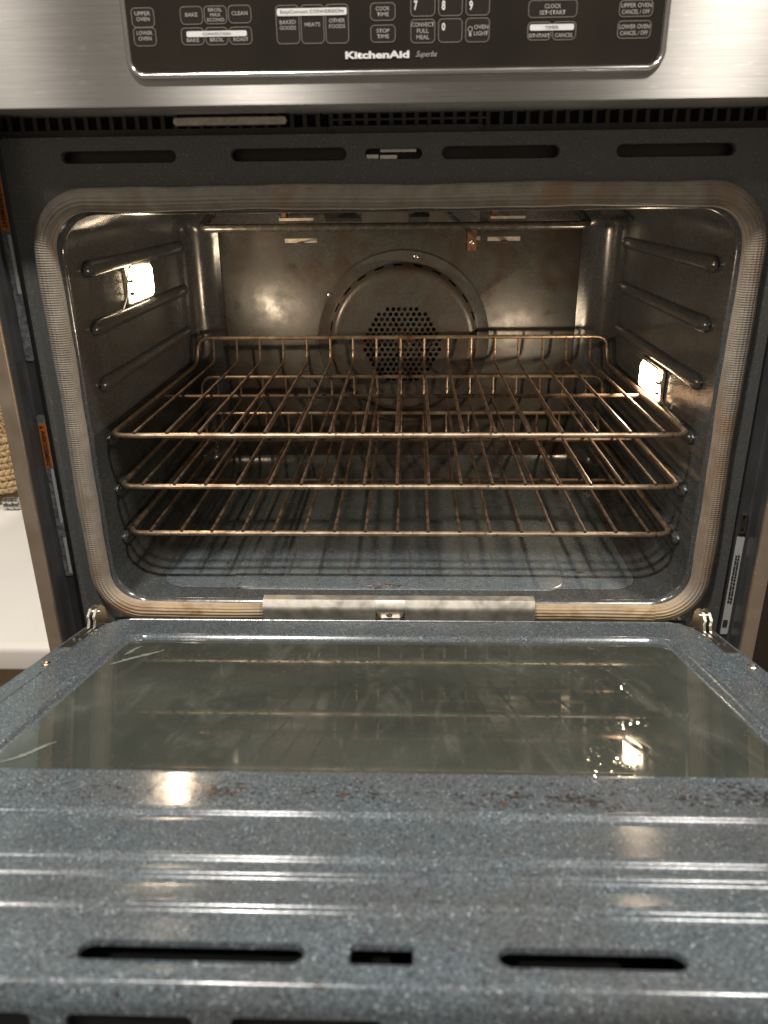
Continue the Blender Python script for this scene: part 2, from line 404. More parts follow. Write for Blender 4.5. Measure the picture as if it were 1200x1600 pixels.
# latch seen in the middle slot
mb = MB(); mb.box((-0.0235, 0.003, 0.0215), (-0.0135, 0.010, 0.0245)); mb.box((-0.012, 0.002, 0.0212), (0.002, 0.010, 0.0240))
mb.box((-0.012, 0.008, 0.0265), (0.018, 0.014, 0.0288)); mb.build('door_latch', M['screw'], oven, 0)

# ---- vent recess with grille above the frame
mb = MB(); mb.box((-0.345, 0.024, 0.030), (0.345, 0.028, 0.10)); vent = mb.build('vent_recess', M['black'], oven, 0)
mb = MB(); mb.box((-0.345, 0.008, 0.0380), (0.345, 0.0115, 0.0462)); mb.build('grille_sill', M['dark'], vent, 0)
bar = MB(); bar.box((-0.0017, 0.009, 0.0462), (0.0017, 0.0125, 0.0640)); bme = None
def grille_bar(x):
    global bme
    if bme is None:
        o = bar.build('grille_bar', M['dark'], vent, 0); bme = o.data
    else:
        o = bpy.data.objects.new('grille_bar', bme); col.objects.link(o); o.parent = vent; o.matrix_parent_inverse = wmat(vent).inverted()
    o.location = (x, 0, 0)
x = -0.335
while x < 0.336:
    if not (-0.050 < x < 0.076): grille_bar(x)
    x += 0.01085
for k in range(12): grille_bar(-0.050+0.0105*(k+0.5))
mb = MB(); mb.box((-0.053, 0.0085, 0.0505), (0.077, 0.0122, 0.0522)); mb.build('grille_crosspiece', M['dark'], vent, 0)
mb = MB(); mb.loft([[(a, 0.0075, b) for a, b in rrect(-0.056, 0.074, 0.0365, 0.0472, 0.002, 3)],
                    [(a, 0.0045, b) for a, b in rrect(-0.055, 0.073, 0.0372, 0.0465, 0.002, 3)]], True, False, True)
pl = mb.build('maker_plate', M['dark'], vent)
def screw_head(c, axis, r, mat, parent, name='screw'):
    """low domed screw head with a cross slot; axis = outward direction"""
    ax = Vector(axis).normalized(); t = ax.orthogonal().normalized(); b = ax.cross(t); c = Vector(c); mb = MB()
    loops = []
    for rr, h in ((1.0, 0.0), (1.0, 0.18), (0.86, 0.36), (0.55, 0.46)):
        loops.append([c+ax*h*r+rr*r*(math.cos(2*PI*k/14)*t+math.sin(2*PI*k/14)*b) for k in range(14)])
    loops.append([c+ax*0.46*r+0.42*r*(math.cos(2*PI*k/14)*t+math.sin(2*PI*k/14)*b) for k in range(14)])
    loops.append([c+ax*0.20*r+(0.42 if k % 4 < 2 else 0.18)*r*(math.cos(2*PI*k/14)*t+math.sin(2*PI*k/14)*b) for k in range(14)])
    mb.loft(loops, True, False, True)
    return mb.build(name, mat, parent)
for sx in (-0.052, 0.070): screw_head((sx, 0.0045, 0.042), (0, -1, 0), 0.0022, M['dark'], vent)
mb = MB(); loops = []
for yy, k in ((0.006, 0.0), (0.002, 0.0), (0.0012, 0.0007), (0.0012, 0.002)):
    loops.append([(a, yy, b) for a, b in rrect(-0.1835+k, -0.0885-k, 0.0478+k, 0.0545-k, 0.0034, 5)])
mb.loft(loops, True, False, True); mb.build('vent_insert', M['bracket'], vent)

# ---- side channels, stickers and trim
for sgn in (-1, 1):
    mb = MB()
    prof = [(0.3318, 0.016), (0.3328, 0.0045), (0.3335, 0.0035), (0.3462, 0.0035), (0.3462, -0.0060), (0.3425, -0.0100), (0.3410, -0.028), (0.3375, -0.0310), (0.3345, -0.0480)]
    prof = round_poly(prof, 0.0015, 3)
    mb.loft([[(sgn*a, b, -0.50) for a, b in prof], [(sgn*a, b, 0.07) for a, b in prof]], False)
    mb.build('side_channel', M['channel'], oven)
    mb = MB(); pr = round_poly([(0.3345, -0.0475), (0.3338, -0.052), (0.3480, -0.052), (0.3480, 0.05)], 0.0016, 4)
    mb.loft([[(sgn*a, b, -0.62) for a, b in pr], [(sgn*a, b, 0.0560) for a, b in pr]], False)
    mb.build('side_trim', M['trim'], oven)

def sticker(name, mat, xa, xb, za, zb, y=0.0170):
    mb = MB(); s = rrect(xa, xb, za, zb, 0.0015, 3)
    mb.loft([[(a, y, b) for a, b in s], [(a, y-0.0004, b) for a, b in s]], True, False, True)
    return mb.build(name, mat, oven, 0)
def down_text(name, txt, xa, xb, ztop, zbot, y, mat, parent, bold=0.0):
    # reads downward; letter tops to +X
    return lettering(name, txt, 0, ztop-zbot, 0, xb-xa, 0, mat, parent, bold, tf=lambda a, b: Vector((xa+b, y, ztop-a)))
st = sticker('warning_sticker', M['foil'], -0.3525, -0.3445, -0.379, -0.203); tag(st, 'silver foil warning strip with an orange block lettered in French')
mb = MB(); mb.box((-0.3522, 0.0162, -0.257), (-0.3448, 0.0166, -0.212)); mb.build('orange_block', M['orange'], st, 0)
down_text('warning_lettering', 'AVERTISSEMENT', -0.3505, -0.3462, -0.2185, -0.2555, 0.0158, M['print_dark'], st, 0.03)
mb = MB(); mb.add([(-0.3508, 0.0158, -0.2165), (-0.3508, 0.0158, -0.2135), (-0.3462, 0.0158, -0.2150)], [(0, 1, 2)]); mb.build('warning_triangle', M['print_dark'], st, 0)
mb = MB(); mb.box((-0.3478, 0.0162, -0.318), (-0.3450, 0.0166, -0.2585)); mb.box((-0.3478, 0.0162, -0.376), (-0.3450, 0.0166, -0.335)); mb.build('printed_stripe', M['label_white'], st, 0)
st = sticker('warning_sticker', M['foil'], -0.3525, -0.3445, -0.150, 0.02); tag(st, 'upper silver foil warning strip with orange end')
mb = MB(); mb.box((-0.3522, 0.0162, -0.033), (-0.3448, 0.0166, 0.02)); mb.build('orange_block', M['orange'], st, 0)
down_text('warning_lettering', 'AVERTISSEMENT', -0.3505, -0.3462, 0.012, -0.031, 0.0158, M['print_dark'], st, 0.03)
mb = MB(); mb.box((-0.3478, 0.0162, -0.088), (-0.3450, 0.0166, -0.036)); mb.build('printed_stripe', M['label_white'], st, 0)
st = sticker('rating_sticker', M['label_white'], 0.3447, 0.3525, -0.445, -0.331); tag(st, 'white printed rating strip in the right channel')
random.seed(3)
for col_i, xa in enumerate((0.3462, 0.3488)):
    z = -0.352
    mb = MB()
    while z > -0.405:
        l = random.uniform(0.0012, 0.0032); mb.box((xa, 0.0160, z-l), (xa+0.0017, 0.0165, z)); z -= l+random.uniform(0.0006, 0.0018)
    mb.build('printed_line', M['print_dark'], st, 0)
mb = MB(); mb.box((0.3455, 0.0160, -0.436), (0.3500, 0.0165, -0.4275)); mb.build('printed_mark', M['print_dark'], st, 0)
mb = MB()
for a, b_ in (((0.3450, 0.0150, -0.327), (0.3462, 0.017, -0.306)), ((0.3498, 0.0150, -0.327), (0.3510, 0.017, -0.306)), ((0.3462, 0.0150, -0.327), (0.3498, 0.017, -0.3255)), ((0.3462, 0.0150, -0.3075), (0.3498, 0.017, -0.306))): mb.box(a, b_)
mb.box((0.3472, 0.0155, -0.322), (0.3488, 0.017, -0.312)); mb.build('channel_clip', M['dark'], oven, 0)

CS = 1.05
def IN(p): return Vector((p[0]*CS-0.0007, p[1]*CS+0.0357, p[2]*CS))     # cavity fittings, sized to the liner
# bring the strips onto the channel floor
for o in [c for c in oven.children if c.name.startswith(('warning_sticker', 'rating_sticker', 'channel_clip'))]:
    for q in [o]+list(o.children):
        for v in q.data.vertices: v.co = Vector((v.co.x*0.977, v.co.y-0.0140, v.co.z*0.977))
# ---- cavity: one lofted liner with rounded back corners
cav = MB(); loops = []
def cl(y, i, r): return [(a, y, b) for a, b in rrect(-0.3050+i, 0.3050-i, -0.4122+i, -0.0200-i, max(r, 0.006), 10)]
loops.append([(a, 0.0, b) for a, b in opening])
loops.append([(a, 0.0020, b) for a, b in rrect(-0.2972, 0.2972, -0.400, -0.017, 0.0365, 10)])
loops.append([(a, 0.0050, b) for a, b in rrect(-0.2946, 0.2946, -0.3975, -0.0195, 0.0360, 10)])
loops.append([(a, 0.0080, b) for a, b in rrect(-0.2940, 0.2940, -0.3970, -0.0200, 0.0360, 10)])
loops.append([(a, 0.0110, b) for a, b in rrect(-0.2950, 0.2950, -0.3985, -0.0198, 0.0360, 10)])
loops.append([(a, 0.0180, b) for a, b in rrect(-0.3000, 0.3000, -0.4060, -0.0198, 0.0365, 10)])
loops.append(cl(0.028, 0.0010, 0.037)); loops.append(cl(0.038, 0.0, 0.037))
for yy in (0.10, 0.18, 0.26, 0.34, 0.408): loops.append(cl(yy, 0.0, 0.037))
for k in range(1, 9):
    a = PI/2*k/8; loops.append(cl(0.408+0.048*math.sin(a), 0.038*(1-math.cos(a)), 0.037-0.029*k/8))
cav.loft(loops, True, False, True)
cavity = cav.build('cavity_liner', M['enamel_cavity'], oven, 50)
# raised floor pan
mb = MB(); lp = []
for ins, z in ((0.0, -0.3924), (0.0012, -0.3914), (0.0030, -0.3908)):
    lp.append([(a, b, z) for a, b in rrect(-0.179+ins, 0.179-ins, 0.017+ins, 0.352-ins, 0.022, 6)])
mb.loft(lp, True, False, True); mb.build('floor_pan', M['enamel_floor'], cavity, 35, IN)
mb = MB(); s = rrect(-0.252, 0.252, 0.022, 0.356, 0.03, 6)
v2, fs = plate(rrect(-0.254, 0.254, 0.0195, 0.357, 0.03, 6), [rrect(-0.1795, 0.1795, 0.0165, 0.3525, 0.022, 6)] if False else [])
mb.add([(a, b, -0.3921) for a, b in v2], fs); mb.build('floor_sheet', M['enamel_floor'], cavity, 0, IN)
# baked-on spill in the middle of the floor
random.seed(11)
for k in range(48):
    mb = MB(); cx = random.gauss(-0.012, 0.014) if k < 14 else random.uniform(-0.17, 0.17); cy = random.gauss(0.0235, 0.0022) if k < 14 else random.uniform(0.02, 0.09)
    rr = random.uniform(0.0006, 0.0022) if k < 14 else random.uniform(0.0005, 0.0012)
    n = 9; e = random.uniform(1.0, 2.6); pts = []
    for q in range(n):
        a = 2*PI*q/n; r_ = rr*random.uniform(0.6, 1.3); pts.append((cx+r_*e*math.cos(a), cy+r_*math.sin(a)))
    zt = -0.3908 if cy > 0.0175 else -0.3921
    mb.loft([[(a, b, zt) for a, b in pts], [(cx+(a-cx)*0.7, cy+(b-cy)*0.7, zt+0.0004) for a, b in pts]], True, False, True)
    mb.build('baked_on_spot', M['rust'] if k % 3 == 0 else M['dark'], cavity, 35, IN)

# rack guides pressed into the side walls
GZ = (-0.0685, -0.1230, -0.1775, -0.2325, -0.2875, -0.3415)
gm = MB(); lp = []
ys = [0.030, 0.0312, 0.034, 0.039, 0.048, 0.10, 0.20, 0.30, 0.350, 0.360, 0.366, 0.369, 0.370]
for y in ys:
    e = min(1.0, math.sqrt(max(0.0, 1-((max(0.046-y, y-0.354, 0))/0.0165)**2)) + 0.02)
    fr = 1.15 if y < 0.05 else 1.0
    lp.append([(0.0060*e*fr*math.cos(a)**0.8, y, 0.0072*e*fr*math.sin(a)) for a in [-PI/2+PI*k/10*0.9999+1e-5 for k in range(11)]])
gm.loft(lp, False)
gme = {}
for sgn in (-1, 1):
    for z in GZ:
        if sgn not in gme:
            t = MB(); t.v = [(-sgn*p[0]*CS, p[1]*CS+0.0357, p[2]*CS) for p in gm.v]; t.f = gm.f
            o = t.build('rack_guide', M['enamel_cavity'], cavity, 60); gme[sgn] = o.data
        else:
            o = bpy.data.objects.new('rack_guide', gme[sgn]); col.objects.link(o); o.parent = cavity; o.matrix_parent_inverse = wmat(cavity).inverted()
        o.location = (sgn*0.3053, 0, z*CS)

# back panel, fan cover
mb = MB(); lp = []
for ins, y in ((0.0, 0.4002), (0.0006, 0.3982), (0.0016, 0.3974)):
    lp.append([(a, y, b) for a, b in rrect(-0.2475+ins, 0.2425-ins, -0.37+ins, -0.05-ins, 0.006, 4)])
mb.loft(lp, True, False, True); back = mb.build('back_panel', M['enamel_back'], oven, 35, IN)
FC = (0.0035, -0.1970)
mb = MB(); lp = []
for r_, y in ((0.1200, 0.3974), (0.1195, 0.3952), (0.1182, 0.3942), (0.1060, 0.3942), (0.1040, 0.3938)):
    lp.append([(a, y, b) for a, b in circle(*FC, r_, 72)])
mb.loft(lp); fan = mb.build('fan_cover', M['enamel_back'], oven, 35, IN)
# dome with a ring of vent slots round its rim
mb = MB(); nseg = 96
rim = [(0.1040, 0.3938), (0.1025, 0.3900), (0.1005, 0.3840), (0.0985, 0.3790), (0.0955, 0.3762), (0.0900, 0.3752), (0.0875, 0.3755)]
lps = [[(a, y, b) for a, b in circle(*FC, r_, nseg)] for r_, y in rim]
b0 = len(mb.v)
for L_ in lps: mb.v += L_
for i in range(len(lps)-1):
    for j in range(nseg):
        if i == 1 and j % 4 in (0, 1): continue
        k = (j+1) % nseg; mb.f.append((b0+i*nseg+j, b0+i*nseg+k, b0+(i+1)*nseg+k, b0+(i+1)*nseg+j))
mb.build('fan_dome', M['enamel_back'], fan, 50, IN)
# perforated face
holes = []; pc = (0.0020, -0.2010); pitch = 0.0079
for j in range(-8, 9):
    for i in range(-8, 9):
        hx = pc[0]+pitch*(i+(0.5 if j % 2 else 0)); hz = pc[1]+pitch*0.866*j
        if math.hypot(hx-pc[0], hz-pc[1]) < 0.0545: holes.append(circle(hx, hz, 0.0029, 10, 0.3))
v2, fs = plate(circle(*FC, 0.0875, nseg), holes)
mb = MB(); mb.add([(a, 0.3755, b) for a, b in v2], fs)
for h in holes: mb.loft([[(a, 0.3755, b) for a, b in h], [(a, 0.3772, b) for a, b in h]])
mb.build('perforated_face', M['enamel_back'], fan, 30, IN)
mb = MB(); mb.add([(a, 0.3960, b) for a, b in circle(*FC, 0.103, 48)], [tuple(range(48))]); mb.build('fan_chamber', M['black'], fan, 0, IN)
# convection fan behind the holes
for k in range(8):
    mb = MB(); a = 2*PI*k/8
    ca, sa = math.cos(a), math.sin(a)
    q = [(0.012, -0.004), (0.050, -0.016), (0.054, 0.006), (0.014, 0.006)]
    L0 = [(FC[0]+ca*u-sa*v, 0.384, FC[1]+sa*u+ca*v) for u, v in q]; L1 = [(x_, 0.389, z_) for x_, _, z_ in L0]
    mb.loft([L0, L1], True, True, True); mb.build('fan_blade', M['dark'], fan, 0, IN)
mb = MB(); mb.loft([[(a, y, b) for a, b in circle(FC[0], FC[1], r_, 20)] for r_, y in ((0.013, 0.391), (0.013, 0.383), (0.010, 0.381))], True, False, True); mb.build('fan_hub', M['rust'], fan, 35, IN)
mb = MB(); mb.box((-0.0130+FC[0], 0.3746, -0.1330), (0.0130+FC[0], 0.3753, -0.1322)); mb.build('pressed_mark', M['dark'], fan, 0, IN)
for (sx, sz) in ((0.0206, -0.0862), (-0.046, -0.272), (0.052, -0.272), (-0.098, -0.136)):
    screw_head(IN((sx, 0.3941, sz)), (0, -1, 0), 0.0034, M['screw'], fan)
# temperature sensor bracket at the top of the back panel
mb = MB(); mb.box((0.0895, 0.3955, -0.0795), (0.1015, 0.3972, -0.052)); sb = mb.build('sensor_bracket', M['rust'], oven, 0, IN)
screw_head(IN((0.0955, 0.3955, -0.069)), (0, -1, 0), 0.0036, M['screw'], sb)
mb = MB(); mb.tube([(0.0955, 0.396, -0.058), (0.0955, 0.33, -0.058), (0.0955, 0.29, -0.058)], 0.0025, 8); mb.build('sensor_probe', M['zinc'], sb, 35, IN)

# broil element and its hangers
mb = MB(); zb = -0.0445
path = round_poly([(-0.232, 0.335, -0.024), (-0.246, 0.305, zb), (0.231, 0.305, zb), (0.218, 0.335, -0.024)], 0.010, 6)
mb.tube(path, 0.0050, 12); elem = mb.build('broil_element', M['element'], oven, 35, IN)
for xc in (-0.1265, 0.1315):
    for nm, a, b_ in (('hanger_strap', (xc-0.021, 0.303, -0.0365), (xc+0.021, 0.306, -0.0335)), ('hanger_foot', (xc-0.0205, 0.3375, -0.0640), (xc+0.0205, 0.3390, -0.0590)),):
        mb = MB(); mb.box(a, b_); mb.build(nm, M['bracket'], elem, 0, IN)
    mb = MB(); mb.box((xc-0.004, 0.306, -0.064), (xc+0.004, 0.3375, -0.0632)); mb.box((xc-0.018, 0.306, -0.034), (xc-0.013, 0.335, -0.026)); mb.build('hanger_arm', M['rust'], elem, 0, IN)
    mb = MB(); mb.box((xc-0.030, 0.352, -0.052), (xc+0.030, 0.3535, -0.0235)); mb.build('hanger_plate', M['element'], elem, 0, IN)
for xc, dx in ((-0.02, 0.03), (0.05, 0.012)):
    mb = MB(); mb.box((xc-dx, 0.372, -0.052), (xc+dx, 0.374, -0.024)); mb.build('heat_shield', M['enamel_back'], elem, 0, IN)

# lamps in both side walls
def oven_lamp(sgn, y0, y1, z0, z1):
    X = sgn*0.2900
    q = lambda x_, ins: [(x_, a, b) for a, b in rrect(y0+ins, y1-ins, z0+ins, z1-ins, 0.004, 4)]
    mb = MB(); mb.loft([q(X, -0.004), q(X-sgn*0.0022, -0.0035), q(X-sgn*0.0030, -0.002), q(X-sgn*0.0024, 0.0), q(X+sgn*0.004, 0.0005)])
    fr = mb.build('lamp_frame', M['zinc'], oven, 35, IN)
    mb = MB(); mb.loft([q(X+sgn*0.004, 0.0008), q(X-sgn*0.0030, 0.0012), q(X-sgn*0.0052, 0.003), q(X-sgn*0.0060, 0.008)], True, False, True)
    mb.build('lamp_lens', M['lamp'], fr, 35, IN)
    for t in (0.30, 0.66):
        zc = z0+(z1-z0)*t; mb = MB()
        mb.box((min(X-sgn*0.0036, X-sgn*0.0068), y0-0.001, zc-0.0016), (max(X-sgn*0.0036, X-sgn*0.0068), y0+0.006, zc+0.0016)); mb.build('lens_clip', M['zinc'], fr, 0, IN)
    # bent spring wire that holds the lens
    mb = MB(); mb.tube(round_poly([(X-sgn*0.002, y0-0.022, z0-0.002), (X-sgn*0.006, y0-0.014, z0+0.012), (X-sgn*0.0065, y0-0.010, z1-0.004), (X-sgn*0.0065, y0+0.004, z1+0.004), (X-sgn*0.0075, y1+0.012, z1+0.004)], 0.01, 4), 0.0009, 6)
    mb.build('lens_wire', M['zinc'], fr, 35, IN)
    pl = bpy.data.lights.new('lamp_bulb', 'AREA'); pl.shape = 'DISK'; pl.energy = 0.68; pl.size = 0.016; pl.color = (1.0, 0.78, 0.54)
    po = bpy.data.objects.new('lamp_bulb', pl); col.objects.link(po); po.location = IN((X-sgn*0.010, (y0+y1)/2, (z0+z1)/2)); po.rotation_euler = (0, sgn*math.radians(92), 0)
    po.parent = fr; po.matrix_parent_inverse = wmat(fr).inverted()
    return fr
oven_lamp(-1, 0.1400, 0.2220, -0.1135, -0.0775)
oven_lamp(1, 0.1400, 0.2180, -0.2225, -0.1905)

# ---- gasket rope round the opening
def gasket():
    mid = rrect(-0.3060, 0.3060, -0.4085, -0.0078, 0.043, 14)
    # densify straight runs
    pts = []
    for i, p in enumerate(mid):
        q = mid[(i+1) % len(mid)]; d = math.hypot(q[0]-p[0], q[1]-p[1]); n = max(1, int(d/0.012))
        for k in range(n): pts.append((p[0]+(q[0]-p[0])*k/n, p[1]+(q[1]-p[1])*k/n))
    m = len(pts); nb = 28; V = []; Fc = []; UVs = []; u = 0; us = []
    rnd = random.Random(5); ph = [rnd.uniform(0, 6) for _ in range(4)]
    for i in range(m+1):
        p = pts[i % m]; a, b = pts[(i-1) % m], pts[(i+1) % m]
        t = Vector((b[0]-a[0], b[1]-a[1])).normalized(); nrm = Vector((t.y, -t.x))     # outwards (ccw)
        if i: u += math.hypot(p[0]-pts[i-1][0], p[1]-pts[i-1][1])
        us.append(u)
        wv = 1+0.04*math.sin(u*38+ph[0])+0.03*math.sin(u*91+ph[1]); off = 0.0006*math.sin(u*27+ph[2])
        for k in range(nb+1):
            a_ = PI*k/nb; rib = 1+0.035*abs(math.sin(a_*9))
            w_ = 0.0096*wv*rib*math.cos(a_)+off; h_ = -0.0105*rib*math.sin(a_)**0.8*(0.97+0.03*wv)
            V.append((p[0]+nrm.x*w_, h_+0.0008, p[1]+nrm.y*w_)); UVs.append((u, k/nb))
    for i in range(m):
        for k in range(nb):
            Fc.append((i*(nb+1)+k, i*(nb+1)+k+1, (i+1)*(nb+1)+k+1, (i+1)*(nb+1)+k))
    me = bpy.data.meshes.new('door_gasket'); me.from_pydata(V, [], Fc); me.update()
    ul = me.uv_layers.new(name='UVMap')
    for l in me.loops: ul.data[l.index].uv = UVs[l.vertex_index]
    return link('door_gasket', me, M['gasket'], oven, 80)
gasket()
# metal cover strip over the bottom run, in two lengths with a notch and a screw
def strip_piece(xa, xb):
    pr = round_poly([(-0.0090, -0.3905), (-0.0150, -0.3985), (-0.0150, -0.4165), (-0.003, -0.4180)], 0.003, 4)
    pr = [(-0.001, -0.3895)]+pr
    mb = MB(); mb.loft([[(xa, a, b) for a, b in pr], [(xb, a, b) for a, b in pr]], False)
    return mb
sp = strip_piece(-0.1375, -0.0215).build('gasket_cover_strip', M['strip'], oven)
strip_piece(0.0085, 0.1405).build('gasket_cover_strip', M['strip'], oven)
mb = MB(); pr = round_poly([(-0.0010, -0.3898), (-0.0088, -0.3910), (-0.0142, -0.3985), (-0.0142, -0.4015)], 0.002, 3)
mb.loft([[(-0.0225, a, b) for a, b in pr], [(0.0095, a, b) for a, b in pr]], False); mb.build('strip_bridge', M['strip'], oven)
mb = MB(); A = [(-0.0213, -0.0140, -0.4015), (0.0083, -0.0140, -0.4015), (0.0040, -0.0116, -0.4100), (-0.0170, -0.0116, -0.4100)]
mb.add(A, [(0, 1, 2, 3)]); clip = mb.build('strip_clip', M['zinc'], oven, 0)
mb = MB(); mb.loft([[(-0.0216, -0.0155, -0.4165), (-0.0160, -0.0165, -0.4112), (0.0030, -0.0165, -0.4112), (0.0090, -0.0155, -0.4165)], [(-0.0216, -0.004, -0.4172), (-0.0160, -0.004, -0.4120), (0.0030, -0.004, -0.4120), (0.0090, -0.004, -0.4172)]], False); mb.build('clip_tongue', M['strip'], clip, 0)
screw_head((-0.0075, -0.0128, -0.4055), (0, -1, 0.25), 0.0033, M['screw'], clip)

# ---- control panel: brushed steel surround, bevelled rim, black glass with keys
PS = 0.9678                       # width and height of the key field
PV = lambda p: Vector((p[0]*PS+0.0003, p[1]-0.022, p[2]*PS))
pout = [(-0.3900, 0.0590), (0.3900, 0.0590), (0.3900, 0.30), (-0.3900, 0.30)]
hole = [(PS*a, PS*b) for a, b in rrect(-0.2052, 0.2052, 0.0787, 0.262, 0.013, 8)]
v2, fs = plate(pout, [hole])
me = bpy.data.meshes.new('control_panel')
V = [(a, -0.052, b) for a, b in v2]; n0 = len(V); Fc = [f[::-1] for f in fs]
lip = round_poly([(-0.052, 0.0590), (-0.052, 0.0572), (-0.049, 0.0566), (0.024, 0.0566)], 0.0016, 5)
for a, b in lip: V += [(-0.39, a, b), (0.39, a, b)]
for i in range(len(lip)-1): Fc.append((n0+2*i, n0+2*i+2, n0+2*i+3, n0+2*i+1))
me.from_pydata(V, [], Fc); me.update()
ul = me.uv_layers.new(name='UVMap')
for l in me.loops: p = me.vertices[l.vertex_index].co; ul.data[l.index].uv = (p.x, p.z - p.y*0.5)
bm = bmesh.new(); bm.from_mesh(me); bmesh.ops.recalc_face_normals(bm, faces=bm.faces); bm.to_mesh(me); bm.free()
panel = link('control_panel', me, M['steel'], oven, 40)
mb = MB(); lp = []
for ins, y in ((-0.0004, -0.0298), (0.0002, -0.0318), (0.0014, -0.0328), (0.0028, -0.0324), (0.0040, -0.0306), (0.0044, -0.0290)):
    lp.append([(a, y, b) for a, b in rrect(-0.2052+ins, 0.2052-ins, 0.0787+ins, 0.262-ins, 0.013-ins, 8)])
mb.loft(lp); mb.build('glass_rim', M['bevel'], panel, 60, PV)
mb = MB(); s = rrect(-0.2010, 0.2010, 0.0829, 0.258, 0.009, 8); mb.add([(a, -0.0300, b) for a, b in s], [tuple(range(len(s)))]); cg = mb.build('control_glass', M['glass_black'], oven, 0, PV)
KY = -0.0300
def key(x0, x1, z0, z1, r=0.0030):
    x0 += 0.0003; x1 -= 0.0003
    def shape(i):
        o = []
        for a, b in rrect(x0+i, x1-i, z0+i, z1-i, max(r-i, 0.0006), 5):
            k = (a-(x0+x1)/2)/((x1-x0)/2); o.append((a, b-(0.0006*(1-k*k) if b < (z0+z1)/2 else 0)))
        return o
    A, B = shape(0), shape(0.00055); n = len(A)
    mb = MB(); mb.loft([[(a, KY-0.0003, b) for a, b in A], [(a, KY-0.0003, b) for a, b in B]])
    k1 = len(mb.f); mb.add([(a, KY-0.0002, b) for a, b in B], [tuple(range(n))])
    o = mb.build('key', [M['ring'], M['key']], cg, 0, PV)
    for i, p in enumerate(o.data.polygons): p.material_index = 0 if i < k1 else 1
    return o
def caption(lines, x0, x1, ztop, h=0.0027, gap=0.0013, widths=None, mat='print'):
    for i, t in enumerate(lines):
        wd = (widths[i] if widths else 0.8)*(x1-x0); c = (x0+x1)/2; zt = ztop-i*(h+gap)
        lettering('key_lettering', t, c-wd/2, c+wd/2, zt-h, zt, KY-0.0005, M[mat], cg, 0.012)
K = {'uo':(-0.1982,-0.1800,0.1134,0.1261),'lo':(-0.1982,-0.1800,0.1010,0.1132),'bake':(-0.1609,-0.1430,0.1147,0.1263),'broil':(-0.1427,-0.1247,0.1148,0.1264),'clean':(-0.1244,-0.1062,0.1150,0.1265),
'cb':(-0.1615,-0.1433,0.1012,0.1125),'cbr':(-0.1430,-0.1250,0.1010,0.1125),'cro':(-0.1247,-0.1066,0.1010,0.1125),
'e1':(-0.0886,-0.0701,0.1008,0.1259),'e2':(-0.0698,-0.0515,0.1007,0.1259),'e3':(-0.0512,-0.0329,0.1006,0.1260),
'ct':(-0.0173,0.0023,0.1149,0.1263),'st':(-0.0173,0.0023,0.1007,0.1120),'k7':(0.0128,0.0319,0.1171,0.1347),'k8':(0.0335,0.0523,0.1171,0.1344),'k9':(0.0539,0.0725,0.1171,0.1340),
'cfm':(0.0129,0.0321,0.0998,0.1152),'k0':(0.0337,0.0525,0.0999,0.1153),'ol':(0.0541,0.0729,0.0998,0.1154),
'clk':(0.1004,0.1373,0.1147,0.1259),'tm1':(0.1005,0.1189,0.1003,0.1120),'tm2':(0.1192,0.1375,0.1002,0.1120),'uoc':(0.1674,0.1930,0.1143,0.1248),'loc':(0.1674,0.1930,0.1003,0.1118)}
for k in K: key(*K[k])
def cap(k, lines, top, h=0.0026, gap=0.0011, widths=None): x0, x1, z0, z1 = K[k]; caption(lines, x0, x1, z1-top, h, gap, widths)
cap('uo', ['UPPER', 'OVEN'], 0.0026, widths=(0.66, 0.55)); cap('lo', ['LOWER', 'OVEN'], 0.0024, widths=(0.66, 0.55))
cap('bake', ['BAKE'], 0.0042, widths=(0.52,)); cap('broil', ['BROIL', 'MAX', 'ECONO'], 0.0016, 0.0023, 0.0009, (0.58, 0.45, 0.72)); cap('clean', ['CLEAN'], 0.0040, widths=(0.66,))
cap('cb', ['BAKE'], 0.0070, widths=(0.52,)); cap('cbr', ['BROIL'], 0.0070, widths=(0.58,)); cap('cro', ['ROAST'], 0.0070, widths=(0.62,))
cap('e1', ['BAKED', 'GOODS'], 0.0098, widths=(0.66, 0.66)); cap('e2', ['MEATS'], 0.0116, widths=(0.64,)); cap('e3', ['OTHER', 'FOODS'], 0.0094, widths=(0.66, 0.66))
cap('ct', ['COOK', 'TIME'], 0.0026, widths=(0.54, 0.46)); cap('st', ['STOP', 'TIME'], 0.0026, widths=(0.50, 0.46))
cap('cfm', ['CONVECT', 'FULL', 'MEAL'], 0.0022, 0.0028, 0.0013, (0.88, 0.46, 0.50))
x0, x1, z0, z1 = K['ol']; caption(['OVEN', 'LIGHT'], x0+0.0062, x1-0.0008, z1-0.0046, 0.0028, 0.0014, (0.9, 0.9))
mb = MB(); cx_, cz_ = x0+0.0040, z1-0.0074
mb.loft([[(a, KY-0.0005, b) for a, b in circle(cx_, cz_, 0.0019, 14)], [(a, KY-0.0005, b) for a, b in circle(cx_, cz_, 0.0014, 14)]])
mb.box((cx_-0.0009, KY-0.0006, cz_-0.0046), (cx_+0.0009, KY-0.0004, cz_-0.0021)); mb.build('bulb_symbol', M['print'], cg, 0, PV)
cap('clk', ['CLOCK', 'SET•START'], 0.0026, 0.0028, 0.0013, (0.33, 0.52)); cap('tm1', ['SET•START'], 0.0076, widths=(0.86,)); cap('tm2', ['CANCEL'], 0.0076, widths=(0.74,))
cap('uoc', ['UPPER OVEN', 'CANCEL / OFF'], 0.0020, 0.0028, 0.0013, (0.88, 0.80)); cap('loc', ['LOWER OVEN', 'CANCEL / OFF'], 0.0026, 0.0028, 0.0013, (0.88, 0.80))
